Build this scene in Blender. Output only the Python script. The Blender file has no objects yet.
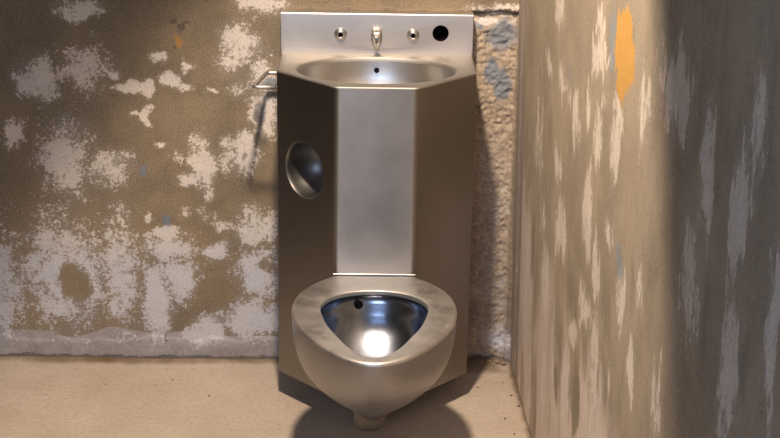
import bpy, bmesh, math, numpy as np
from mathutils import Vector, Matrix
C = bpy.context.scene.collection
PI = math.pi

# ------------------------------------------------------------------ helpers
def node(nt, typ, **kw):
    n = nt.nodes.new(typ)
    for k, v in kw.items():
        if k.startswith('i_'):
            n.inputs[k[2:].replace('_', ' ')].default_value = v
        else:
            setattr(n, k, v)
    return n

def mat(name):
    m = bpy.data.materials.new(name); m.use_nodes = True
    nt = m.node_tree
    return m, nt, nt.nodes['Principled BSDF']

def srgb(r, g, b):
    f = lambda c: (c/255/12.92) if c/255 <= .04045 else ((c/255+.055)/1.055)**2.4
    return (f(r), f(g), f(b), 1)

def mesh_obj(name, verts, faces, m, parent=None, smooth=True, mats=None, fm=None):
    me = bpy.data.meshes.new(name)
    me.from_pydata([tuple(v) for v in verts], [], faces)
    me.materials.append(m)
    for x in (mats or []): me.materials.append(x)
    if fm:
        for p, k in zip(me.polygons, fm): p.material_index = k
    bm = bmesh.new(); bm.from_mesh(me)
    bmesh.ops.remove_doubles(bm, verts=bm.verts, dist=1e-6)
    bmesh.ops.recalc_face_normals(bm, faces=bm.faces)
    bm.to_mesh(me); bm.free()
    if smooth:
        me.shade_smooth()
        if smooth != 'all': me.set_sharp_from_angle(angle=math.radians(38))
    o = bpy.data.objects.new(name, me); C.objects.link(o)
    if parent: o.parent = parent
    return o

def loft(rings, cap0=False, cap1=False, closed=True):
    n = len(rings[0]); V = [p for r in rings for p in r]; F = []
    for i in range(len(rings)-1):
        for j in range(n if closed else n-1):
            k = (j+1) % n
            F.append((i*n+j, i*n+k, (i+1)*n+k, (i+1)*n+j))
    if cap0: F.append(tuple(range(n))[::-1])
    if cap1: F.append(tuple((len(rings)-1)*n+j for j in range(n)))
    return V, F

def tube(path, r, seg=16, cap=True):
    P = [Vector(p) for p in path]; rings = []
    up = Vector((0, 0, 1))
    for i, p in enumerate(P):
        t = (P[min(i+1, len(P)-1)] - P[max(i-1, 0)]).normalized()
        a = t.cross(up)
        if a.length < 1e-3: a = t.cross(Vector((1, 0, 0)))
        a.normalize(); b = t.cross(a).normalized()
        rr = r[i] if isinstance(r, (list, tuple)) else r
        rings.append([p + rr*(math.cos(2*PI*k/seg)*a + math.sin(2*PI*k/seg)*b) for k in range(seg)])
    return loft(rings, cap, cap)

def lathe(profile, origin, axis, seg=40, sx=1, sz=1):
    """profile: (radius, height along axis); axis is a direction"""
    ax = Vector(axis).normalized()
    a = ax.cross(Vector((0, 0, 1)))
    a = a.normalized() if a.length > 1e-3 else Vector((1, 0, 0))
    b = ax.cross(a).normalized(); o = Vector(origin)
    rings = [[o + ax*h + r*(math.cos(2*PI*k/seg)*a*sx + math.sin(2*PI*k/seg)*b*sz) for k in range(seg)] for r, h in profile]
    return loft(rings)

def box(x0, x1, y0, y1, z0, z1):
    V = [(x, y, z) for x in (x0, x1) for y in (y0, y1) for z in (z0, z1)]
    return V, [(0, 1, 3, 2), (4, 6, 7, 5), (0, 4, 5, 1), (2, 3, 7, 6), (0, 2, 6, 4), (1, 5, 7, 3)]

def join(*vf):
    V, F = [], []
    for v, f in vf:
        k = len(V); V += list(v); F += [tuple(i+k for i in q) for q in f]
    return V, F

def smoothstep(a, b, x):
    t = np.clip((x-a)/(b-a), 0, 1); return t*t*(3-2*t)

rng = np.random.default_rng(7)
def vnoise(u, v, seed):
    r = np.random.default_rng(seed); T = r.random((256, 256))
    iu = np.floor(u).astype(int); iv = np.floor(v).astype(int)
    fu, fv = u-iu, v-iv; fu = fu*fu*(3-2*fu); fv = fv*fv*(3-2*fv)
    g = lambda a, b: T[a % 256, b % 256]
    return (g(iu, iv)*(1-fu)+g(iu+1, iv)*fu)*(1-fv)+(g(iu, iv+1)*(1-fu)+g(iu+1, iv+1)*fu)*fv
def fbm(u, v, s, oct=5, seed=1):
    t = 0; a = 1; w = 0
    for k in range(oct):
        t = t+a*vnoise(u*s+k*17.3, v*s+k*9.1, seed+k); w += a; a *= .6; s *= 2.03
    return t/w
def blobs(u, v, L, warp=.03, stretch=1, fall=1.0):
    """soft ragged fields around the listed patches (centre, half sizes, strength)"""
    wu = u+(fbm(u, v*stretch, 22, 5, 201)-.5)*warp*1.6
    wv = v+(fbm(u, v*stretch, 22, 5, 301)-.5)*warp*1.6/stretch
    m = np.zeros_like(u)
    for cu, cv, ru, rv, a in L:
        d = np.sqrt(((wu-cu)/(ru*1.25))**2+((wv-cv)/(rv*1.25))**2)
        m = np.maximum(m, a*np.clip(1.25-.85*d*fall, 0, 1))
    return m

# ------------------------------------------------------------------ marks on the plaster, a painted rod shadow among them (metres on each wall)
BW = [(-0.283, 0.934, 0.055, 0.031, 0.9), (-0.332, 0.838, 0.041, 0.044, 0.75), (-0.364, 0.779, 0.034, 0.03, 0.6), (-0.528, 0.794, 0.019, 0.012, 0.8), (-0.466, 0.775, 0.015, 0.012, 0.7), (-0.559, 0.712, 0.013, 0.02, 1), (-0.503, 0.74, 0.027, 0.012, 1), (-0.462, 0.725, 0.019, 0.012, 0.9), (-0.595, 0.714, 0.033, 0.012, 0.9), (-0.631, 0.748, 0.015, 0.012, 0.8), (-0.561, 0.646, 0.013, 0.02, 1), (-0.589, 0.651, 0.017, 0.01, 0.8), (-0.401, 0.711, 0.016, 0.008, 0.6), (-0.329, 0.72, 0.027, 0.02, 0.5), (-0.273, 0.753, 0.034, 0.037, 0.7), (-0.271, 0.658, 0.032, 0.053, 1.0), (-0.525, 0.573, 0.015, 0.008, 0.8), (-0.425, 0.531, 0.032, 0.067, 0.85), (-0.463, 0.489, 0.03, 0.016, 0.9), (-0.482, 0.543, 0.025, 0.018, 0.5), (-0.417, 0.445, 0.017, 0.026, 0.6), (-0.359, 0.532, 0.04, 0.036, 0.55), (-0.316, 0.553, 0.027, 0.046, 1.0), (-0.36, 0.58, 0.017, 0.018, 0.6), (-0.522, 0.346, 0.04, 0.016, 0.9), (-0.572, 0.388, 0.011, 0.016, 0.7), (-0.478, 0.396, 0.017, 0.022, 0.5), (-0.426, 0.392, 0.02, 0.018, 0.5), (-0.379, 0.367, 0.023, 0.019, 0.6), (-0.291, 0.363, 0.055, 0.05, 0.75), (-0.512, 0.301, 0.074, 0.035, 0.8), (-0.491, 0.221, 0.051, 0.057, 0.8), (-0.552, 0.16, 0.039, 0.107, 0.8), (-0.388, 0.297, 0.05, 0.029, 0.7), (-0.383, 0.237, 0.044, 0.031, 0.35), (-0.293, 0.234, 0.056, 0.068, 0.85), (-0.308, 0.111, 0.07, 0.055, 0.9), (-0.423, 0.075, 0.056, 0.035, 0.85), (-0.56, 0.183, 0.03, 0.102, 0.7), (-0.705, 0.772, 0.06, 0.062, 0.7), (-0.816, 0.733, 0.048, 0.05, 0.8), (-0.891, 0.594, 0.031, 0.038, 0.8), (-0.766, 0.531, 0.062, 0.103, 0.7), (-0.662, 0.513, 0.056, 0.045, 0.7), (-0.781, 0.234, 0.114, 0.155, 0.7), (-0.96, 0.198, 0.089, 0.15, 0.7), (-0.64, 0.236, 0.052, 0.155, 0.7), (-0.711, 0.906, 0.048, 0.024, 0.8), (0.294, 0.925, 0.072, 0.014, 0.7), (0.295, 0.898, 0.048, 0.012, 0.5), (0.354, 0.798, 0.007, 0.148, 0.6), (0.321, 0.296, 0.038, 0.228, 0.35), (0.327, 0.06, 0.036, 0.031, 0.8)]
BH = [(-0.405, 0.197, 0.036, 0.054, 0.9), (-0.489, 0.106, 0.026, 0.025, 0.8), (-0.35, 0.295, 0.018, 0.027, 0.6), (-0.265, 0.245, 0.028, 0.024, 0.6), (-0.283, 0.455, 0.037, 0.037, 0.7), (-0.333, 0.524, 0.006, 0.065, 0.0), (-0.484, 0.258, 0.01, 0.008, 0.5), (-0.757, 0.208, 0.038, 0.048, 0.8), (0.282, 0.309, 0.015, 0.214, 0.4)]
BO = [(-0.475, 0.834, 0.011, 0.012, 1), (-0.49, 0.869, 0.007, 0.006, 0.8), (-0.454, 0.863, 0.01, 0.007, 0.6), (-0.527, 0.826, 0.007, 0.005, 0.5)]
BB = [(0.301, 0.859, 0.034, 0.037, 0.9), (0.283, 0.765, 0.017, 0.037, 0.8), (0.308, 0.736, 0.017, 0.037, 1), (-0.519, 0.378, 0.012, 0.016, 0.8), (-0.571, 0.503, 0.009, 0.016, 0.7), (-0.281, 0.652, 0.017, 0.038, 0.5), (-0.261, 0.733, 0.017, 0.012, 0.7), (0.243, 0.878, 0.01, 0.007, 0.9)]
BD = [(-0.491, 0.873, 0.008, 0.007, 1.2), (-0.468, 0.863, 0.01, 0.007, 1.2), (-0.454, 0.874, 0.01, 0.006, 1.1), (-0.489, 0.819, 0.005, 0.007, 0.9), (-0.323, 0.492, 0.004, 0.097, 0.7), (-0.589, 0.085, 0.005, 0.089, 0.5), (-0.527, 0.046, 0.004, 0.049, 0.7), (-0.285, 0.625, 0.011, 0.086, 0.8), (-0.285, 0.46, 0.01, 0.104, 0.4), (-0.244, 0.214, 0.006, 0.211, 0.3)]  # cracks and dark spots, plus the bent rod's shadow painted below it
RW = [(-1.418, 0.748, 0.033, 0.055, 0.7), (-1.53, 0.66, 0.03, 0.066, 0.8), (-1.359, 0.583, 0.026, 0.04, 0.5), (-1.555, 0.808, 0.029, 0.057, 0.6), (-0.225, 0.276, 0.076, 0.082, 0.4), (-1.166, 0.426, 0.031, 0.052, 0.6), (-1.712, 0.706, 0.032, 0.053, 0.7), (-1.1, 1.052, 0.04, 0.034, 0.9), (-1.158, 1.072, 0.039, 0.04, 0.9), (-1.225, 1.079, 0.046, 0.012, 0.8), (-0.536, 0.924, 0.06, 0.027, 0.8), (-0.655, 1.049, 0.055, 0.028, 0.8), (-1.132, 1.13, 0.029, 0.028, 0.8), (-1.037, 0.96, 0.043, 0.038, 0.8), (-0.716, 0.922, 0.053, 0.023, 0.7), (-1.318, 1.017, 0.043, 0.02, 0.9), (-0.39, 0.702, 0.066, 0.123, 0.5), (-0.694, 0.752, 0.062, 0.039, 0.7), (-0.913, 0.885, 0.047, 0.045, 0.8), (-1.155, 0.928, 0.039, 0.046, 0.9), (-1.313, 0.967, 0.035, 0.041, 0.8), (-1.083, 0.785, 0.042, 0.077, 1), (-0.763, 0.625, 0.067, 0.06, 0.8), (-1.301, 0.816, 0.031, 0.024, 0.8), (-1.182, 0.704, 0.049, 0.053, 1), (-1.087, 0.592, 0.086, 0.039, 0.9), (-0.974, 0.501, 0.059, 0.037, 0.9), (-0.905, 0.35, 0.063, 0.101, 0.6), (-1.23, 0.524, 0.049, 0.11, 0.8), (-0.602, 0.47, 0.075, 0.073, 0.7), (-0.802, 0.908, 0.025, 0.022, 0.5), (-1.535, 1.077, 0.035, 0.069, 0.8), (-1.717, 1.165, 0.088, 0.05, 0.8), (-1.925, 1.093, 0.036, 0.069, 0.8), (-2.072, 1.087, 0.031, 0.08, 0.9), (-2.121, 1.215, 0.028, 0.075, 0.7), (-1.865, 0.963, 0.053, 0.079, 0.7), (-2.076, 0.916, 0.032, 0.076, 0.8), (-2.236, 1.01, 0.022, 0.087, 0.8), (-0.26, 0.303, 0.074, 0.348, 0.3), (-1.196, 1.005, 0.038, 0.016, 0.5), (-0.527, 0.568, 0.062, 0.042, 0.5)]
RD = [(-1.499, 0.803, 0.023, 0.044, 0.6), (-1.46, 0.596, 0.032, 0.067, 0.6), (-0.773, 0.294, 0.041, 0.071, 0.5), (-0.358, 0.463, 0.052, 0.133, 0.5), (-0.945, 0.563, 0.071, 0.058, 0.9), (-1.027, 0.398, 0.046, 0.085, 0.9), (-1.3, 0.691, 0.054, 0.056, 0.8), (-0.62, 0.655, 0.073, 0.071, 0.5), (-1.406, 0.691, 0.042, 0.039, 0.4), (-1.628, 0.875, 0.067, 0.089, 0.7), (-1.969, 0.938, 0.035, 0.075, 0.7), (-2.146, 0.947, 0.019, 0.072, 0.7), (-0.36, 0.606, 0.051, 0.174, 0.4), (-0.707, 1.04, 0.153, 0.037, 0.4)]
RY = [(-1.355, 1.125, 0.078, 0.056, 1.0), (-1.339, 1.073, 0.042, 0.03, 0.8)]
RB = [(-1.251, 1.109, 0.031, 0.054, 0.8), (-1.397, 0.792, 0.041, 0.023, 0.9), (-1.211, 1.134, 0.028, 0.023, 0.5), (-1.075, 0.75, 0.037, 0.03, 0.5), (-0.819, 0.947, 0.05, 0.037, 0.5)]

# ------------------------------------------------------------------ materials
def wall_material(name, kind):
    m, nt, B = mat(name)
    L = nt.links
    tc = node(nt, 'ShaderNodeTexCoord')
    a1 = node(nt, 'ShaderNodeAttribute', attribute_name='marks')
    a2 = node(nt, 'ShaderNodeAttribute', attribute_name='marks_b')
    s1 = node(nt, 'ShaderNodeSeparateColor'); L.new(a1.outputs['Color'], s1.inputs[0])
    s2 = node(nt, 'ShaderNodeSeparateColor'); L.new(a2.outputs['Color'], s2.inputs[0])
    def noise(scale, detail=6, rough=.65, stretch=None):
        n = node(nt, 'ShaderNodeTexNoise'); n.inputs['Scale'].default_value = scale
        n.inputs['Detail'].default_value = detail; n.inputs['Roughness'].default_value = rough
        if stretch:
            mp = node(nt, 'ShaderNodeMapping'); mp.inputs['Scale'].default_value = stretch
            L.new(tc.outputs['Object'], mp.inputs['Vector']); L.new(mp.outputs[0], n.inputs['Vector'])
        else: L.new(tc.outputs['Object'], n.inputs['Vector'])
        return n.outputs['Fac']
    def math_(op, a, b, clamp=False):
        n = node(nt, 'ShaderNodeMath', operation=op, use_clamp=clamp)
        for i, x in enumerate((a, b)):
            if isinstance(x, (int, float)): n.inputs[i].default_value = x
            else: L.new(x, n.inputs[i])
        return n.outputs[0]
    def step(x, lo, hi):
        n = node(nt, 'ShaderNodeMapRange', interpolation_type='SMOOTHSTEP')
        n.inputs['From Min'].default_value = lo; n.inputs['From Max'].default_value = hi
        L.new(x, n.inputs['Value']); return n.outputs[0]
    def mix(f, a, b):
        n = node(nt, 'ShaderNodeMix', data_type='RGBA')
        if isinstance(f, (int, float)): n.inputs[0].default_value = f
        else: L.new(f, n.inputs[0])
        for i, x in ((6, a), (7, b)):
            if isinstance(x, tuple): n.inputs[i].default_value = x
            else: L.new(x, n.inputs[i])
        return n.outputs[2]
    def thresh(mask, nz, k=.9, w=.05, bias=0):
        # chips appear where mask + noise passes one half
        s = math_('ADD', mask, math_('MULTIPLY', math_('SUBTRACT', nz, .5), k))
        return step(s, .5-w+bias, .5+w+bias)
    st = (1, 1, .22) if kind == 'right' else None
    nbig = noise(5, 5, .6)
    nmid = noise(26 if kind != 'right' else 40, 8, .72, st)
    nfine = noise(230, 6, .8)
    nchip = noise(75 if kind == 'right' else 120, 8, .8, (1, 1, .5) if kind == 'right' else None)
    base = mix(step(nbig, .38, .62), P[kind]['base_a'], P[kind]['base_b'])
    base = mix(math_('MULTIPLY', step(nfine, .3, .75), .35), base, P[kind]['base_c'])
    # lower band of smooth grey plaster
    low = s2.outputs[1]
    base = mix(thresh(low, nmid, .5, .12), base, mix(step(nmid, .35, .65), P[kind]['low_a'], P[kind]['low_b']))
    # bare rough stone
    rough = s2.outputs[0]
    base = mix(step(rough, .3, .6), base, mix(step(nchip, .35, .65), P[kind]['stone_a'], P[kind]['stone_b']))
    # pale remains of paint
    nw = math_('ADD', math_('MULTIPLY', nmid, .45), math_('MULTIPLY', nchip, .55))
    wt = mix(step(nbig, .4, .6), P[kind]['pale_a'], P[kind]['pale_b'])
    wt = mix(s1.outputs[2] if kind == 'right' else s2.outputs[2], wt, P[kind]['pale_low'])
    fw = thresh(s1.outputs[0], nw, 2.6, .07)
    fw = math_('MULTIPLY', fw, math_('ADD', .72, math_('MULTIPLY', step(nfine, .35, .6), .28)))
    col = mix(fw, base, wt)
    # worn film of pale dust around it
    col = mix(math_('MULTIPLY', thresh(s1.outputs[0], nbig, 1.2, .35, .0), .22), col, wt)
    # coloured paint remains
    fb = thresh(s1.outputs[1], nw, 1.8, .2)
    col = mix(math_('MULTIPLY', fb, .8), col, P[kind]['blue'])
    if kind == 'right':
        fo = thresh(a1.outputs['Alpha'], nw, 1.0, .06)
    else:
        fo = thresh(s1.outputs[2], nw, 2.2, .1)
    col = mix(fo, col, P[kind]['orange'])
    fd = thresh(a2.outputs['Alpha'], nmid, 1.0, .25)
    col = mix(math_('MULTIPLY', fd, .75), col, P[kind]['dark'])
    # speckles
    vs = step(noise(210 if kind == 'back' else 150, 2, .5), .70 if kind == 'back' else .665, .76)
    col = mix(math_('MULTIPLY', vs, .5), col, P[kind]['dark'])
    L.new(mix(.09, col, mix(step(nfine, .35, .65), (0, 0, 0, 1), (1, 1, 1, 1))), B.inputs['Base Color'])
    B.inputs['Roughness'].default_value = .92
    B.inputs['Specular IOR Level'].default_value = .2
    bp = node(nt, 'ShaderNodeBump'); bp.inputs['Strength'].default_value = .35; bp.inputs['Distance'].default_value = .004
    h = math_('ADD', math_('MULTIPLY', nfine, .5), math_('MULTIPLY', fw, -.25))
    h = math_('ADD', h, math_('MULTIPLY', math_('MULTIPLY', nchip, rough), 1.5))
    L.new(h, bp.inputs['Height']); L.new(bp.outputs[0], B.inputs['Normal'])
    return m

P = {
 'back': dict(base_a=srgb(138,118,88), base_b=srgb(108,92,68), base_c=srgb(158,136,102), low_a=srgb(166,158,156), low_b=srgb(146,138,134),
    stone_a=srgb(200,178,150), stone_b=srgb(148,128,106), pale_a=srgb(240,224,204), pale_b=srgb(224,212,200), pale_low=srgb(206,204,208),
    blue=srgb(112,124,136), orange=srgb(176,128,62), dark=srgb(84,72,60)),
 'right': dict(base_a=srgb(180,160,132), base_b=srgb(156,138,112), base_c=srgb(190,172,146), low_a=srgb(240,222,204), low_b=srgb(222,202,182),
    stone_a=srgb(176,160,146), stone_b=srgb(160,144,128), pale_a=srgb(240,224,202), pale_b=srgb(232,216,196), pale_low=srgb(236,222,206),
    blue=srgb(150,154,154), orange=srgb(222,164,66), dark=srgb(140,128,104)),
}

def plain_concrete(name, a, b, scale=4, rough=.9, stain=None):
    m, nt, B = mat(name); L = nt.links
    tc = node(nt, 'ShaderNodeTexCoord')
    n1 = node(nt, 'ShaderNodeTexNoise'); n1.inputs['Scale'].default_value = scale; n1.inputs['Detail'].default_value = 8; n1.inputs['Roughness'].default_value = .65
    n2 = node(nt, 'ShaderNodeTexNoise'); n2.inputs['Scale'].default_value = 90; n2.inputs['Detail'].default_value = 5
    n3 = node(nt, 'ShaderNodeTexNoise'); n3.inputs['Scale'].default_value = 60; n3.inputs['Detail'].default_value = 2
    for n in (n1, n2, n3): L.new(tc.outputs['Object'], n.inputs['Vector'])
    r = node(nt, 'ShaderNodeValToRGB'); r.color_ramp.elements[0].color = a; r.color_ramp.elements[1].color = b
    r.color_ramp.elements[0].position = .35; r.color_ramp.elements[1].position = .65
    L.new(n1.outputs['Fac'], r.inputs['Fac'])
    mx = node(nt, 'ShaderNodeMix', data_type='RGBA', blend_type='MULTIPLY'); mx.inputs[0].default_value = .35
    r2 = node(nt, 'ShaderNodeValToRGB'); r2.color_ramp.elements[0].color = (.6, .57, .52, 1); r2.color_ramp.elements[1].color = (1, 1, 1, 1)
    r2.color_ramp.elements[0].position = .3; r2.color_ramp.elements[1].position = .55
    L.new(n2.outputs['Fac'], r2.inputs['Fac']); L.new(r.outputs[0], mx.inputs[6]); L.new(r2.outputs[0], mx.inputs[7])
    out = mx.outputs[2]
    sp = node(nt, 'ShaderNodeMapRange'); sp.inputs['From Min'].default_value = .70; sp.inputs['From Max'].default_value = .76
    L.new(n3.outputs['Fac'], sp.inputs['Value'])
    m2 = node(nt, 'ShaderNodeMix', data_type='RGBA'); L.new(sp.outputs[0], m2.inputs[0]); L.new(out, m2.inputs[6]); m2.inputs[7].default_value = (a[0]*.4, a[1]*.37, a[2]*.35, 1)
    out = m2.outputs[2]
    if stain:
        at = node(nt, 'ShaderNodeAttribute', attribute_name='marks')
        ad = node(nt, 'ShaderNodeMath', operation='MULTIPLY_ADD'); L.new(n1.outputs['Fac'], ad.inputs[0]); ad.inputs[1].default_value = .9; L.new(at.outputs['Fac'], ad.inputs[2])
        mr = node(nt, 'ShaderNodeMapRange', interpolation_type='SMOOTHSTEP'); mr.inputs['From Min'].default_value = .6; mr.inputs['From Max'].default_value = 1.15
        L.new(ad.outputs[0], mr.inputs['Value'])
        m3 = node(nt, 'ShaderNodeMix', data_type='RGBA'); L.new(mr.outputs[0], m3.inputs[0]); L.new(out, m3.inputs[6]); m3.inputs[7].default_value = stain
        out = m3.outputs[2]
    L.new(out, B.inputs['Base Color']); B.inputs['Roughness'].default_value = rough; B.inputs['Specular IOR Level'].default_value = .25
    bp = node(nt, 'ShaderNodeBump'); bp.inputs['Strength'].default_value = .3; bp.inputs['Distance'].default_value = .003
    L.new(n2.outputs['Fac'], bp.inputs['Height']); L.new(bp.outputs[0], B.inputs['Normal'])
    return m

ROT = .25
def steel(name, color, rough, grain=(1, 1, 60), aniso=0, smudge=.0, dust=None, bump=.05):
    m, nt, B = mat(name); L = nt.links
    B.inputs['Metallic'].default_value = 1
    tc = node(nt, 'ShaderNodeTexCoord')
    mp = node(nt, 'ShaderNodeMapping'); mp.inputs['Scale'].default_value = grain
    L.new(tc.outputs['Object'], mp.inputs['Vector'])
    n = node(nt, 'ShaderNodeTexNoise'); n.inputs['Scale'].default_value = 14; n.inputs['Detail'].default_value = 6; n.inputs['Roughness'].default_value = .8
    L.new(mp.outputs[0], n.inputs['Vector'])
    s = node(nt, 'ShaderNodeTexNoise'); s.inputs['Scale'].default_value = 16; s.inputs['Detail'].default_value = 7; s.inputs['Roughness'].default_value = .7
    L.new(tc.outputs['Object'], s.inputs['Vector'])
    r = node(nt, 'ShaderNodeMapRange'); r.inputs['From Min'].default_value = .3; r.inputs['From Max'].default_value = .7
    r.inputs['To Min'].default_value = rough-.02-smudge*.35; r.inputs['To Max'].default_value = rough+.02+smudge*.7
    L.new(s.outputs['Fac'], r.inputs['Value']); L.new(r.outputs[0], B.inputs['Roughness'])
    c = node(nt, 'ShaderNodeValToRGB')
    k = .93-smudge*.5
    c.color_ramp.elements[0].color = (color[0]*k, color[1]*k, color[2]*k, 1); c.color_ramp.elements[1].color = color
    c.color_ramp.elements[0].position = .35; c.color_ramp.elements[1].position = .6
    mm = node(nt, 'ShaderNodeMix'); mm.inputs[0].default_value = .3 if smudge else .6
    L.new(s.outputs['Fac'], mm.inputs[2]); L.new(n.outputs['Fac'], mm.inputs[3]); L.new(mm.outputs[0], c.inputs['Fac'])
    L.new(c.outputs[0], B.inputs['Base Color'])
    bp = node(nt, 'ShaderNodeBump'); bp.inputs['Strength'].default_value = bump; bp.inputs['Distance'].default_value = .001
    L.new(n.outputs['Fac'], bp.inputs['Height']); L.new(bp.outputs[0], B.inputs['Normal'])
    if aniso:
        B.inputs['Anisotropic'].default_value = aniso; B.inputs['Anisotropic Rotation'].default_value = ROT
        tg = node(nt, 'ShaderNodeTangent', direction_type='RADIAL', axis='Z'); L.new(tg.outputs[0], B.inputs['Tangent'])
    return m

M_back = wall_material('flaking_plaster', 'back')
M_right = wall_material('streaked_plaster', 'right')
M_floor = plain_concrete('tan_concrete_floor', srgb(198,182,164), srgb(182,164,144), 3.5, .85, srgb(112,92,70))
M_plain = plain_concrete('cell_plaster', srgb(150,134,108), srgb(124,110,88), 2.5, .9)
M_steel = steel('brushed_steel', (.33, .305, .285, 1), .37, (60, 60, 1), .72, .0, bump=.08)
#M_panel = steel('brushed_steel_panel', (.80, .75, .72, 1), .34, (1, 1, 70), 0, .0, bump=.08)
M_deck = steel('satin_steel_deck', (.43, .395, .35, 1), .58, (1, 30, 30), 0, .03)
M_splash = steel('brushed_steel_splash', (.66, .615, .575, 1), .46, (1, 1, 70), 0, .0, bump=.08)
M_foot = steel('dull_steel', (.26, .24, .215, 1), .5, (4, 4, 4), 0, .1)
M_recess = steel('recess_steel', (.26, .24, .22, 1), .42, (6, 6, 6), 0, .03)
M_basin = steel('basin_steel', (.58, .55, .51, 1), .36, (1, 40, 40), 0, .0)
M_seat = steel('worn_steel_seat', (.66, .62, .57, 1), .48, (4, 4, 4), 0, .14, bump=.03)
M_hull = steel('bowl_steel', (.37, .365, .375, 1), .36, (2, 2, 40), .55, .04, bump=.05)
M_inner = steel('bowl_inner_steel', (.29, .31, .36, 1), .225, (6, 6, 6), 0, .03, bump=.04)  # bluish base colour stands in for cool light reflected in the bowl
M_polish = steel('polished_steel', (.60, .575, .54, 1), .34, (3, 3, 3))
M_satin = steel('satin_steel', (.62, .58, .52, 1), .5, (3, 3, 3))
M_hole, _nt, _B = mat('painted_hole_shade'); _B.inputs['Base Color'].default_value = (.004, .004, .004, 1); _B.inputs['Roughness'].default_value = .9; _B.inputs['Specular IOR Level'].default_value = .05  # near-black colour stands in for the shade inside openings
M_chip, _nt, _B = mat('plaster_crumb'); _B.inputs['Base Color'].default_value = srgb(150,134,114); _B.inputs['Roughness'].default_value = .95
M_paintchip, _nt, _B = mat('dark_crumb'); _B.inputs['Base Color'].default_value = srgb(70,54,42); _B.inputs['Roughness'].default_value = .95

# ------------------------------------------------------------------ the cell
X0, Y0, ZC = -2.3, -4.3, 2.45
def struct(o): o['kind'] = 'structure'; return o
def xr(y, z): return .358 - .016*z + .025*(-y)          # the right wall leans and opens slightly

def grid_wall(name, U, Vv, fn, m, attrs):
    uu, vv = np.meshgrid(U, Vv)
    co = fn(uu, vv)
    nv, nu = uu.shape
    idx = np.arange(nv*nu).reshape(nv, nu)
    q = np.stack([idx[:-1, :-1], idx[:-1, 1:], idx[1:, 1:], idx[1:, :-1]], -1).reshape(-1, 4)
    me = bpy.data.meshes.new(name)
    me.vertices.add(nv*nu); me.vertices.foreach_set('co', np.stack(co, -1).reshape(-1).astype('f'))
    me.loops.add(q.size); me.loops.foreach_set('vertex_index', q.reshape(-1).astype('i'))
    me.polygons.add(len(q)); me.polygons.foreach_set('loop_start', np.arange(0, q.size, 4, dtype='i'))
    me.update(calc_edges=True)
    for an, arr in attrs(uu, vv).items():
        a = me.color_attributes.new(an, 'FLOAT_COLOR', 'POINT')
        a.data.foreach_set('color', np.stack(arr, -1).reshape(-1).astype('f'))
    me.materials.append(m); me.shade_smooth()
    o = bpy.data.objects.new(name, me); C.objects.link(o)
    return struct(o)

# back wall
U = np.concatenate([np.linspace(X0, -1.02, 60), np.linspace(-1.015, .345, 460)])
V_ = np.concatenate([np.linspace(-.01, 1.0, 330), np.linspace(1.01, ZC, 30)])
U[-1] = .365
def stone_mask(u, v):
    e = .004*fbm(u, v*0, 60, 3, 5)
    n = (fbm(u, v, 40, 4, 60)-.5)*.02
    s = smoothstep(.222, .232, u)*smoothstep(.345, .335, u+n*.3)*smoothstep(.914+e*3, .908+e*3, v+n*.5)
    return s
def back_fn(u, v):
    s = stone_mask(u, v)
    h = (fbm(u, v, 30, 5, 11)-.5)*.002
    hs = .012+(fbm(u, v, 22, 6, 21)-.5)*.012+np.abs(fbm(u, v, 60, 4, 31)-.5)*.018
    ledge = .006*smoothstep(.06, .05, v+(fbm(u, v*0, 20, 3, 8)-.5)*.03)*(1-s)
    y = h*(1-s)+hs*s - ledge*.5
    y = np.where(v > 1.02, 0, y)
    # rounded bead of plaster running down the corner
    y = y - .006*np.exp(-((u-.345)/.006)**2)*(v < 1.02)
    return u, y, v
def back_attr(u, v):
    w = blobs(u, v, BW); h = blobs(u, v, BH)
    w = w*(1-.85*smoothstep(.2, .8, h))
    w = .15+w*.68
    s = stone_mask(u, v)
    w = np.where(s > .5, w*.9+.08, w)
    # crack of pale broken plaster just under the ledge
    w = np.maximum(w, .75*np.exp(-((v-.89)/.012)**2)*(u > .235)*(u < .335))
    wz = (v > .99); w = np.where(wz, .3, w)
    low = smoothstep(.085, .055, v+(fbm(u, v*0, 9, 3, 77)-.5)*.05)*.95
    low = np.maximum(low, smoothstep(.30, .08, v)*s)
    stone = s*(1-.0*v)
    palelow = smoothstep(.45, .22, v)
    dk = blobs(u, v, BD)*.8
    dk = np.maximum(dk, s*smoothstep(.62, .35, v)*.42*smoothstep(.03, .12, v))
    # hairline cracks
    cr = np.abs(v-(.912+.003*np.sin(u*70))) < .0022
    dk = np.where(cr & (u > -.23) & (u < .34), 1.2, dk)
    cr2 = (np.abs(v-(.70+.02*np.sin(u*40+1)+(fbm(u, v*0, 60, 3, 3)-.5)*.02)) < .0022) & (u > .24) & (u < .335)
    dk = np.where(cr2, 1.1, dk)
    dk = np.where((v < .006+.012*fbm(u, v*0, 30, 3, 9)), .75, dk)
    wb = blobs(u, v, BB, .018)*1.1
    return {'marks': (w, wb, blobs(u, v, BO), np.ones_like(u)), 'marks_b': (stone, low, palelow, dk)}
grid_wall('wall_back', U, V_, back_fn, M_back, back_attr)

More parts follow.
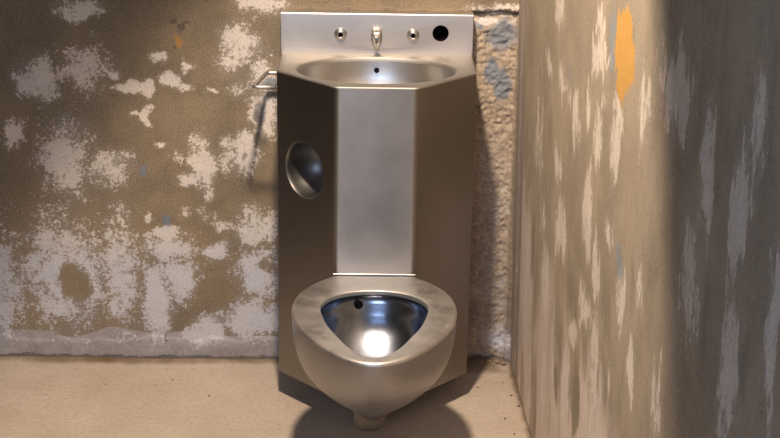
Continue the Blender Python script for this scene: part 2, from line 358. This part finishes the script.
# right wall
U = np.concatenate([np.linspace(.005, -.05, 20), np.linspace(-.055, -2.7, 420), np.linspace(-2.8, Y0, 14)])
V_ = np.concatenate([np.linspace(-.01, 1.7, 300), np.linspace(1.75, ZC, 12)])
def right_fn(u, v):
    h = (fbm(u, v*.35, 14, 5, 41)-.5)*.005
    return xr(u, v)+h-.004*smoothstep(-.09, -.06, u)*(v < 1.7), u, v
def right_attr(u, v):
    wu = u+(fbm(u, v, 9, 3, 91)-.5)*.05
    w = blobs(wu, v, RW, .03, .45); d = blobs(wu, v, RD)
    w = .12+w*.74
    w = w-.25*smoothstep(.3, .8, d)*(w < .6)
    streak = (fbm(u, v*.12, 22, 4, 51)-.5)
    w = w+streak*.6*smoothstep(1.5, .3, v)
    corner = smoothstep(-.16, -.10, u)
    low = smoothstep(.95, .2, v+.35*smoothstep(-.3, -1.6, u)*0)*(.62+.9*(fbm(u, v*.3, 9, 4, 61)-.5))+.05
    low = low*(1-.9*smoothstep(.3, .8, d))
    return {'marks': (w, blobs(u, v, RB), smoothstep(.9, .3, v), blobs(wu*.4+u*.6, v, RY)),
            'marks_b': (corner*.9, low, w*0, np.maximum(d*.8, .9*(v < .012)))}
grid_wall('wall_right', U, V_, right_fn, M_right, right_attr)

# floor
U = np.concatenate([np.linspace(X0, .2, 130), np.linspace(.203, .48, 50)])
V_ = np.concatenate([np.linspace(.03, -.6, 110), np.linspace(-.65, Y0, 30)])
def floor_fn(u, v):
    return u, v, (fbm(u, v, 5, 4, 71)-.5)*.006*(v < .02)+.004*smoothstep(-.02, .0, v)*(v > -.05)
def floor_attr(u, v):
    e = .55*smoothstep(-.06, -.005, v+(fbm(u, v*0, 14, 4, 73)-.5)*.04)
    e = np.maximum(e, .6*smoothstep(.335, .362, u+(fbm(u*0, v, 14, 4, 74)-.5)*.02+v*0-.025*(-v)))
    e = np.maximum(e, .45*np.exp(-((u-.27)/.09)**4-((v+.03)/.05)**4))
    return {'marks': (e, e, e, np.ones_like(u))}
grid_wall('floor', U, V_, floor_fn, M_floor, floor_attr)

def slab(name, vf, m):
    return struct(mesh_obj(name, vf[0], vf[1], m, smooth=False))
slab('ceiling', box(X0-.1, .6, Y0-.1, .1, ZC, ZC+.1), M_plain)
slab('wall_left', box(X0-.1, X0, Y0-.1, .1, -.02, ZC), M_plain)
# front wall behind the camera, with the high window that lets the daylight in
DX0, DX1, DZ0, DZ = -.9, .1, 1.55, 2.2
slab('wall_front', join(box(X0, DX0, Y0-.1, Y0, -.02, ZC), box(DX1, .6, Y0-.1, Y0, -.02, ZC), box(DX0, DX1, Y0-.1, Y0, DZ, ZC), box(DX0, DX1, Y0-.1, Y0, -.02, DZ0)), M_plain)

# ------------------------------------------------------------------ the steel sink and toilet
root = bpy.data.objects.new('prison_toilet_sink', None); C.objects.link(root)
root.location = (0, 0, 0)
root['label'] = 'stainless steel combined washbasin and seatless toilet against the flaking plaster wall'
root['category'] = 'toilet'

H = .2285; CY = -.2165; FY = -.3652; FW = .0908; ZD = .8161; ZB = .068; ZS = .3776; SY = -.035
PLAN = [(-H, 0), (-H, CY), (-FW, FY), (FW, FY), (H, CY), (H, 0)]
RAD = [0, .005, .022, .022, .005, 0]
def plan(off=0, rads=RAD, arc=7):
    """the hexagonal plan of the cabinet, pulled inwards by off, with rounded bends"""
    n = len(PLAN); out = []; Ls = []
    for i in range(n-1):
        a, b = Vector(PLAN[i]), Vector(PLAN[i+1]); d = (b-a).normalized(); nn = Vector((-d.y, d.x))
        Ls.append((a+nn*off, d))
    def isect(l1, l2):
        (p, d), (q, e) = l1, l2; k = d.x*e.y-d.y*e.x; t = ((q.x-p.x)*e.y-(q.y-p.y)*e.x)/k; return p+d*t
    out.append(Vector((Ls[0][0].x, 0)))
    for i in range(1, n-1):
        c = isect(Ls[i-1], Ls[i]); d1, d2 = Ls[i-1][1], Ls[i][1]
        r = max(rads[i]-off, .0008); ang = math.acos(max(-1, min(1, d1.dot(d2)))); tl = r*math.tan(ang/2)
        p0 = c-d1*tl; nn = Vector((-d1.y, d1.x)); cc = p0+nn*r
        a0 = math.atan2(p0.y-cc.y, p0.x-cc.x)
        for k in range(arc+1): 
            a = a0+ang*k/arc; out.append(Vector((cc.x+r*math.cos(a), cc.y+r*math.sin(a))))
    out.append(Vector((Ls[-1][0].x, 0)))
    return out

# cabinet shell: everything except the left chamfer, which carries the round paper recess
pl = plan()
fr = .004                                                # fold radius under the deck
n_arc = 8
iA, iB = n_arc, n_arc+1                                  # end of bend 1 / start of bend 2 -> the left chamfer runs pl[iA]..pl[iB]
ztop = ZD-fr
V, F = [], []
for p in pl: V.append((p.x, p.y, ztop)); V.append((p.x, p.y, ZB))
for i in range(len(pl)-1):
    if i == iA: continue
    F.append((2*i, 2*i+1, 2*i+3, 2*i+2))
F.append(tuple(2*i+1 for i in range(len(pl))))           # underside
# left chamfer face, local frame
pa, pb = pl[iA], pl[iB]; d = (pb-pa); Wd = d.length; d.normalize(); nout = Vector((d.y, -d.x))
RC = Vector((-.1602, -.2849)); rc_u = (RC-pa).dot(d); rc_z = .600; RR = .0655
def chamf(u, z, dep=0): q = pa+d*u-nout*dep; return (q.x, q.y, z)
angs = sorted(set([2*PI*k/64 for k in range(64)]+[math.atan2(z-rc_z, u-rc_u) % (2*PI) for u in (0, Wd) for z in (ZB, ztop)]))
def rect_hit(a):
    c, s = math.cos(a), math.sin(a); t = 1e9
    if c > 1e-9: t = min(t, (Wd-rc_u)/c)
    if c < -1e-9: t = min(t, -rc_u/c)
    if s > 1e-9: t = min(t, (ztop-rc_z)/s)
    if s < -1e-9: t = min(t, (ZB-rc_z)/s)
    return (rc_u+t*c, rc_z+t*s)
def circ(r, dep): return [chamf(rc_u+r*math.cos(a), rc_z+r*math.sin(a), dep) for a in angs]
outer = [chamf(*rect_hit(a)) for a in angs]
r0 = loft([outer, circ(RR+.003, 0)])
V, F = join((V, F), r0)
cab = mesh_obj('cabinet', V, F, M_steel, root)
# round recess, dished like a bowl
prof = [(RR+.003, 0), (RR+.0015, -.0006), (RR, .0012)]+[(RR*math.cos(t)**.75, .0012+.088*math.sin(t)) for t in [PI/2*k/14 for k in range(1, 14)]]
rr = loft([circ(r, dd) for r, dd in prof]+[circ(.0005, .0892)])
mesh_obj('paper_recess', rr[0], rr[1], M_recess, root, smooth='all')

# deck with the oval basin opening
BC = Vector((-.001, -.197)); BA, BBy = .187, .136
ptsd = plan(.0, RAD)
def deck_ring(off, z):
    out = []
    q = plan(off)
    # back edge closes the outline along the splashback
    back = [Vector((H-off - (2*(H-off))*k/24, SY)) for k in range(25)]
    q2 = [Vector((q[0].x, SY))]+q[1:-1]+[Vector((q[-1].x, SY))]+back[1:-1]
    # subdivide the long edges
    return q2
def subdiv(poly, step):
    out = []
    for i, p in enumerate(poly):
        nx = poly[(i+1) % len(poly)]; k = max(1, int(round((nx-p).length/step)))
        out += [p.lerp(nx, j/k) for j in range(k)]
    return out
base_poly = deck_ring(0, ZD)
cnt = [max(1, int(round((base_poly[(i+1) % len(base_poly)]-p).length/.008))) for i, p in enumerate(base_poly)]
def sub_cnt(poly): return [p.lerp(poly[(i+1) % len(poly)], j/cnt[i]) for i, p in enumerate(poly) for j in range(cnt[i])]
R = []
for k in range(6):
    a = PI/2*k/5
    R.append([(p.x, p.y, ZD-fr+fr*math.sin(a)) for p in sub_cnt(deck_ring(fr*(1-math.cos(a)), 0))])
last = R[-1]
thetas = []
for p in last: thetas.append(math.atan2((p[1]-BC.y)/BBy, (p[0]-BC.x)/BA))
def oval(s, z, dy=0): return [(BC.x+BA*s*math.cos(t), BC.y+dy+BBy*s*math.sin(t), z) for t in thetas]
lip = [(1.0, 0), (.985, -.0012), (.972, -.005), (.964, -.010)]
bowl_a = [oval(s, ZD+z) for s, z in lip]
R += bowl_a
dk = loft(R)
mesh_obj('sink_deck', dk[0], dk[1], M_deck, root)
bprof = [(.964, -.010), (.955, -.022), (.94, -.040), (.90, -.062), (.82, -.082), (.70, -.097), (.55, -.106), (.38, -.111), (.2, -.1135), (.08, -.1145)]
bs = loft([oval(s, ZD+z) for s, z in bprof], False, True)
basin = mesh_obj('basin', bs[0], bs[1], M_basin, root, smooth='all')
ov = lathe([(.0005, -.0012), (.0048, -.0012), (.0058, -.0008), (.0062, .0006)], (0, -.0795, .787), (0, -.93, .2), 24)  # shallow black disc painted as the shaded overflow hole
mesh_obj('overflow_hole_disc', ov[0], ov[1], M_hole, basin)
dr = lathe([(.0005, .001), (.016, .0015), (.02, .0025), (.022, .0005)], (0, BC.y, ZD-.1145), (0, 0, 1), 32)
mesh_obj('basin_drain', dr[0], dr[1], M_polish, basin)

# splashback with a cut opening
ZT = .9150
def rounded_box_x(x0, x1, y0, y1, z0, z1, r):
    prof = [(y1, z0), (y0, z0)]
    for k in range(7):
        a = PI+PI/2*(-k/6); prof.append((y0+r+r*math.cos(a), z1-r+r*math.sin(a)))
    prof.append((y1, z1))
    rings = [[(x, y, z) for y, z in prof] for x in (x0, x1)]
    n = len(prof); V = rings[0]+rings[1]
    F = [(i, (i+1) % n, n+(i+1) % n, n+i) for i in range(n)]+[tuple(range(n))[::-1], tuple(range(n, 2*n))]
    return V, F
sv, sf = rounded_box_x(-H, H, SY, .002, ZD-.004, ZT, .005)
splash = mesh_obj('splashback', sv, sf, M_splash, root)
def cut(obj, vf):
    cutter = mesh_obj('cutter', vf[0], vf[1], M_hole, smooth=False)
    md = obj.modifiers.new('b', 'BOOLEAN'); md.object = cutter; md.operation = 'DIFFERENCE'; md.solver = 'EXACT'
    dg = bpy.context.evaluated_depsgraph_get()
    me = bpy.data.meshes.new_from_object(obj.evaluated_get(dg))
    obj.modifiers.clear(); obj.data = me
    bpy.data.objects.remove(cutter)
    me.set_sharp_from_angle(angle=math.radians(30))
hx, hz, hr = .1515, .8685, .0195
cut(splash, tube([(hx, SY-.02, hz), (hx, SY+.030, hz)], hr, 48))
hl = lathe([(.0005, .029), (hr-.0004, .029), (hr-.0004, .0006)], (hx, SY, hz), (0, 1, 0), 48)
mesh_obj('valve_opening', hl[0], hl[1], M_hole, splash)

for bx in (-.0868, .0862):
    b = lathe([(.0150, 0), (.0150, .001), (.0138, .0022), (.0125, .003), (.0115, .0075), (.0095, .0105), (.0072, .0115), (.0058, .0112), (.0052, .009)], (bx, SY, .864), (0, -1, 0), 40)
    pb_ = mesh_obj('push_button', b[0], b[1], M_polish, root, smooth='all')
    b = lathe([(.0056, .0108), (.005, .0085), (.0005, .008)], (bx, SY, .864), (0, -1, 0), 24)
    mesh_obj('button_hole', b[0], b[1], M_hole, pb_)

# bubbler spout
spx = -.001
pl_ = lathe([(.0005, .0022), (.8*.0125, .0022), (.0125, .0012), (.0132, 0)], (spx, SY, .858), (0, -1, 0), 40, 1, 1.75)
# the lathe frame: first axis horizontal, second vertical
spout_plate = mesh_obj('spout_plate', pl_[0], pl_[1], M_steel, root, smooth='all')
rings = []
for yy, w, h, zc in [(0, .0225, .020, .872), (-.010, .0225, .020, .872), (-.020, .0222, .0185, .8715), (-.027, .020, .0155, .870), (-.031, .016, .011, .868), (-.0325, .009, .006, .8665)]:
    ring = []
    for k in range(32):
        a = 2*PI*k/32; ca, sa = math.cos(a), math.sin(a); e = .62
        ring.append((spx+w/2*math.copysign(abs(ca)**e, ca), SY+yy, zc+h/2*math.copysign(abs(sa)**e, sa)))
    rings.append(ring)
hd = loft(rings, True, True)
spout = mesh_obj('spout', hd[0], hd[1], M_satin, root, smooth='all')
sl = lathe([(.0005, .0009), (.0042, .0009), (.0048, .0002)], (spx, SY-.0285, .8745), (0, -.85, .5), 24, 1.2, .8)  # black disc laid on the spout, its colour standing for slot shade
mesh_obj('spout_slot_disc', sl[0], sl[1], M_hole, spout)
nz_ = tube([(spx, SY-.017, .868), (spx, SY-.022, .858), (spx, SY-.022, .848), (spx, SY-.019, .838), (spx, SY-.016, .833)], [.0058, .0062, .006, .0056, .0042], 20)
mesh_obj('nozzle', nz_[0], nz_[1], M_satin, spout, smooth='all')

# bent rod at the left side
hp = [(-.226, -.048, .770), (-.250, -.048, .770)]
c0 = Vector((-.254, -.058)); 
for k in range(0, 7):
    a = PI/2+ (PI/2-.12)*k/6; hp.append((c0.x+.010*math.cos(a), c0.y+.010*math.sin(a), .770))
c1 = Vector((-.273, -.182))
for k in range(0, 7):
    a = PI-.12+(PI/2+.12)*k/6; hp.append((c1.x+.010*math.cos(a), c1.y+.010*math.sin(a), .770))
hp.append((-.226, -.192, .770))
hd = tube(hp, .0049, 16)
rod = mesh_obj('bent_rod', hd[0], hd[1], M_seat, root, smooth='all')
for yy in (-.048, -.192):
    fl = lathe([(.0005, .004), (.009, .004), (.0095, .003), (.0095, 0)], (-H, yy, .770), (-1, 0, 0), 28)
    mesh_obj('rod_flange', fl[0], fl[1], M_steel, rod)

# ---------------- toilet bowl
OH = [(0, -.863), (.014, -.862), (.037, -.853), (.067, -.832), (.102, -.790), (.133, -.739), (.153, -.695), (.167, -.655), (.176, -.608), (.1785, -.556), (.173, -.506), (.1585, -.459), (.131, -.413), (.108, -.387), (.0935, -.3715)]
IH = [(0, -.831), (.019, -.826), (.037, -.806), (.0575, -.771), (.0775, -.722), (.097, -.672), (.111, -.611), (.1165, -.566), (.110, -.536), (.094, -.507), (.0665, -.483), (.035, -.470), (0, -.466)]
def catmull(P, closed, per=8):
    n = len(P); out = []
    rngi = range(n) if closed else range(n-1)
    for i in rngi:
        g = (lambda k: P[k % n]) if closed else (lambda k: P[max(0, min(n-1, k))])
        p0, p1, p2, p3 = (Vector(g(i+k)) for k in (-1, 0, 1, 2))
        for j in range(per):
            t = j/per
            out.append(.5*((2*p1)+(p2-p0)*t+(2*p0-5*p1+4*p2-p3)*t*t+(3*p1-p0-3*p2+p3)*t**3))
    if not closed: out.append(Vector(P[-1]))
    return out
def resample(P, n, closed):
    P = [Vector(p) for p in P]+([Vector(P[0])] if closed else [])
    L = [0]
    for a, b in zip(P, P[1:]): L.append(L[-1]+(b-a).length)
    out = []; i = 0
    for k in range(n):
        s = L[-1]*k/(n if closed else n-1)
        while i < len(L)-2 and L[i+1] < s: i += 1
        out.append(P[i].lerp(P[i+1], (s-L[i])/max(1e-9, L[i+1]-L[i])))
    return out
# outer outline: right half from the front to the back corner, straight back edge, left half
half = catmull([(-OH[1][0], OH[1][1])]+OH, False, 8)[8:]
half = resample(half, 60, False)
outl = half+[Vector((half[-1].x*(1-2*k/12), half[-1].y)) for k in range(1, 12)]+[Vector((-p.x, p.y)) for p in half[::-1]][:-1]
NO = len(outl)
ihalf = resample(catmull([(-IH[1][0], IH[1][1])]+IH+[(-IH[-2][0], IH[-2][1])], False, 8)[8:-8], 60, False)
inl_full = ihalf+[Vector((-p.x, p.y)) for p in ihalf[::-1]][1:-1]
inl = resample(inl_full, NO, True)
def ring3(P, z): return [(p.x, p.y, z) for p in P]
def inset(P, s, cx=0, cy=None, sy=None):
    cy = -.6 if cy is None else cy; sy = s if sy is None else sy
    return [Vector((cx+(p.x-cx)*s, cy+(p.y-cy)*sy)) for p in P]
def normal_offset(P, d):
    n = len(P); out = []
    for i, p in enumerate(P):
        t = (P[(i+1) % n]-P[i-1]).normalized(); nn = Vector((-t.y, t.x)); out.append(p+nn*d)
    return out
# seat plate: rolled outer edge, flat top, rolled lip into the opening
er = .008
R = []
for k in range(6):
    a = PI/2*k/5; R.append(ring3(normal_offset(outl, er*(1-math.cos(a))), ZS-er+er*math.sin(a)))
mid = normal_offset(outl, er)
for f in (.33, .66): R.append(ring3([a.lerp(b, f) for a, b in zip(mid, normal_offset(inl, -.0035))], ZS))
for k in range(6):
    a = PI/2*k/5; R.append(ring3(normal_offset(inl, -.0035*(1-math.sin(a))), ZS-.0035*(1-math.cos(a))))
R.append(ring3(inl, ZS-.010))
st = loft(R)
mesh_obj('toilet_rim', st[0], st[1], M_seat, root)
sm = tube([(-.0935, FY-.002, ZS+.0005), (.0935, FY-.002, ZS+.0005)], .0016, 12)  # bright bead added to draw the highlight of the rolled rim edge
mesh_obj('edge_highlight_bead', sm[0], sm[1], M_polish, root)

# outer hull
hull_prof = [(ZS-er, .1785, -.863, -.355), (.345, .1780, -.861, -.355), (.320, .1765, -.853, -.355), (.296, .1735, -.838, -.355), (.270, .168, -.817, -.355), (.242, .159, -.787, -.355),
             (.222, .149, -.760, -.355), (.205, .138, -.733, -.355), (.190, .125, -.706, -.355), (.177, .113, -.684, -.355), (.163, .096, -.660, -.36), (.150, .080, -.640, -.38), (.138, .063, -.622, -.42), (.128, .046, -.607, -.46), (.120, .028, -.592, -.50)]
R = []
zt, wt_, ft, bt = hull_prof[0]
prev = catmull([Vector((z, w, f)) for z, w, f, b in hull_prof], False, 3)
bks = np.interp([-p.x for p in prev], [-q[0] for q in hull_prof], [q[3] for q in hull_prof])
for p, b in zip(prev, bks):
    z, w, f = p
    k = (ZS-er-z)/(ZS-er-.12)
    ring = []
    for q in outl:
        x = q.x/.1785*w
        y = f+(q.y+.863)/(.863-.3715)*(b-f) 
        ring.append((x, y, z))
    R.append(ring)
hl = loft(R, False, True)
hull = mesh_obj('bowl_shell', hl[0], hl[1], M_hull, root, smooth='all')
nb = lathe([(.040, .075), (.038, .05), (.0355, .03), (.034, .010), (.032, .003), (.028, 0), (.0005, 0)], (-.007, -.560, .092), (0, 0, 1), 36)
mesh_obj('bowl_foot', nb[0], nb[1], M_foot, root)

# inside of the bowl
R = [ring3(inl, ZS-.010), ring3(normal_offset(inl, -.003), ZS-.020)]
for z, s, re, fr_ in [(.345, .99, -.473, -.829), (.325, .975, -.481, -.826), (.305, .95, -.492, -.818), (.286, .915, -.508, -.806), (.268, .865, -.531, -.79), (.253, .80, -.549, -.772), (.240, .72, -.572, -.75), (.230, .62, -.597, -.73), (.222, .48, -.627, -.71), (.216, .32, -.657, -.697), (.213, .15, -.668, -.685)]:
    R.append(ring3([Vector((p.x*s, re+(p.y+.466)/(-.831+.466)*(fr_-re))) for p in inl], z))
bi = loft(R, False, True)
inner = mesh_obj('bowl_interior', bi[0], bi[1], M_inner, root, smooth='all')
FH = Vector((-.0337, -.4800, .3490))
fh = lathe([(.0005, .0006), (.0088, .0006), (.0094, -.0008)], FH, (.15, -1, .25), 28)  # black disc on the surface, painted as the dark of the hole
mesh_obj('flush_hole_disc', fh[0], fh[1], M_hole, inner)

# ------------------------------------------------------------------ crumbs of fallen plaster in the corner
import random
random.seed(4)
def crumb(x, y, z, r, m, label, grp):
    bm = bmesh.new(); bmesh.ops.create_icosphere(bm, subdivisions=2, radius=r)
    sx, sy, sz = random.uniform(.8, 1.4), random.uniform(.7, 1.1), random.uniform(.45, .7)
    for v in bm.verts:
        k = 1+random.uniform(-.18, .18); v.co = Vector((v.co.x*sx*k, v.co.y*sy*k, v.co.z*sz*k))
    me = bpy.data.meshes.new('plaster_crumb'); bm.to_mesh(me); bm.free(); me.materials.append(m)
    o = bpy.data.objects.new('plaster_crumb', me); C.objects.link(o); o.location = (x, y, z+r*.4)
    o['label'] = label; o['category'] = 'plaster crumb'; o['group'] = grp
CRUMBS = [(.322, -.008, .0075), (.337, -.016, .006), (.302, -.004, .0055), (.312, -.026, .003), (.28, -.010, .0035)]
for x, y, r in CRUMBS:
    crumb(x, y, .003, r, M_chip, 'pale plaster crumb on the floor in the corner right of the steel fixture', 'plaster crumbs in the corner')
for x, y, r in [(.262, -.155, .0028), (.342, -.20, .0024), (.316, -.33, .0024), (.332, -.41, .0022), (-.40, -.22, .002), (-.50, -.13, .002), (.355, -.26, .0028)]:
    crumb(x, y, .0, r, M_paintchip, 'tiny dark crumb lying on the open tan concrete floor', 'dark crumbs on the floor')

# ------------------------------------------------------------------ light
def spot(name, loc, aim, power, color, size, blend, radius):
    l = bpy.data.lights.new(name, 'SPOT'); l.energy = power; l.color = color; l.spot_size = math.radians(size); l.spot_blend = blend; l.shadow_soft_size = radius
    o = bpy.data.objects.new(name, l); C.objects.link(o); o.location = loc
    o.rotation_euler = (Vector(aim)-Vector(loc)).to_track_quat('-Z', 'Y').to_euler(); return o
def area(name, loc, aim, power, color, sx, sy):
    l = bpy.data.lights.new(name, 'AREA'); l.energy = power; l.color = color; l.shape = 'RECTANGLE'; l.size = sx; l.size_y = sy
    o = bpy.data.objects.new(name, l); C.objects.link(o); o.location = loc
    o.rotation_euler = (Vector(aim)-Vector(loc)).to_track_quat('-Z', 'Y').to_euler(); return o
spot('ceiling_lamp', (-.12, -1.2, 2.36), (.24, -.74, .36), 235, (1, .835, .68), 71, .34, .06)
spot('floor_fill_spot', (-.30, -2.75, 2.42), (-.05, -2.35, 0), 70, (.80, .87, 1), 36, .6, .1)  # added unseen spot, brightens the floor that the front panel reflects
area('window_daylight', (-.4, Y0-.12, 1.9), (-.3, -2.3, 0), 34, (.52, .69, 1), 1.0, .64)
area('bowl_fill_panel', (-.35, -2.9, 2.44), (-.35, -2.6, 0), 7, (.36, .55, 1), 1.0, .9)  # added cool panel for the bowl's blue reflection, ceiling has no opening
w = bpy.data.worlds.new('daylight'); bpy.context.scene.world = w; w.use_nodes = True
w.node_tree.nodes['Background'].inputs[0].default_value = (.6, .72, .95, 1); w.node_tree.nodes['Background'].inputs[1].default_value = .05

# ------------------------------------------------------------------ camera
cam = bpy.data.cameras.new('camera'); co = bpy.data.objects.new('camera', cam); C.objects.link(co)
cam.sensor_fit = 'HORIZONTAL'; cam.sensor_width = 36; cam.lens = 1560.0/780*36; cam.shift_x = 5/780
p, yv, r = .3264, .0111, .0158
fwd = Vector((math.sin(yv)*math.cos(p), math.cos(yv)*math.cos(p), -math.sin(p)))
xv = Vector((math.cos(yv), -math.sin(yv), 0)); uv = xv.cross(fwd)
x2 = xv*math.cos(r)+uv*math.sin(r); u2 = -xv*math.sin(r)+uv*math.cos(r)
co.matrix_world = Matrix(((x2.x, u2.x, -fwd.x, -.0147), (x2.y, u2.y, -fwd.y, -3.698), (x2.z, u2.z, -fwd.z, 1.6398), (0, 0, 0, 1)))
sc = bpy.context.scene; sc.camera = co
sc.view_settings.view_transform = 'Standard'; sc.view_settings.look = 'None'; sc.view_settings.gamma = 1; sc.view_settings.use_curve_mapping = False
sc.view_settings.exposure = 0
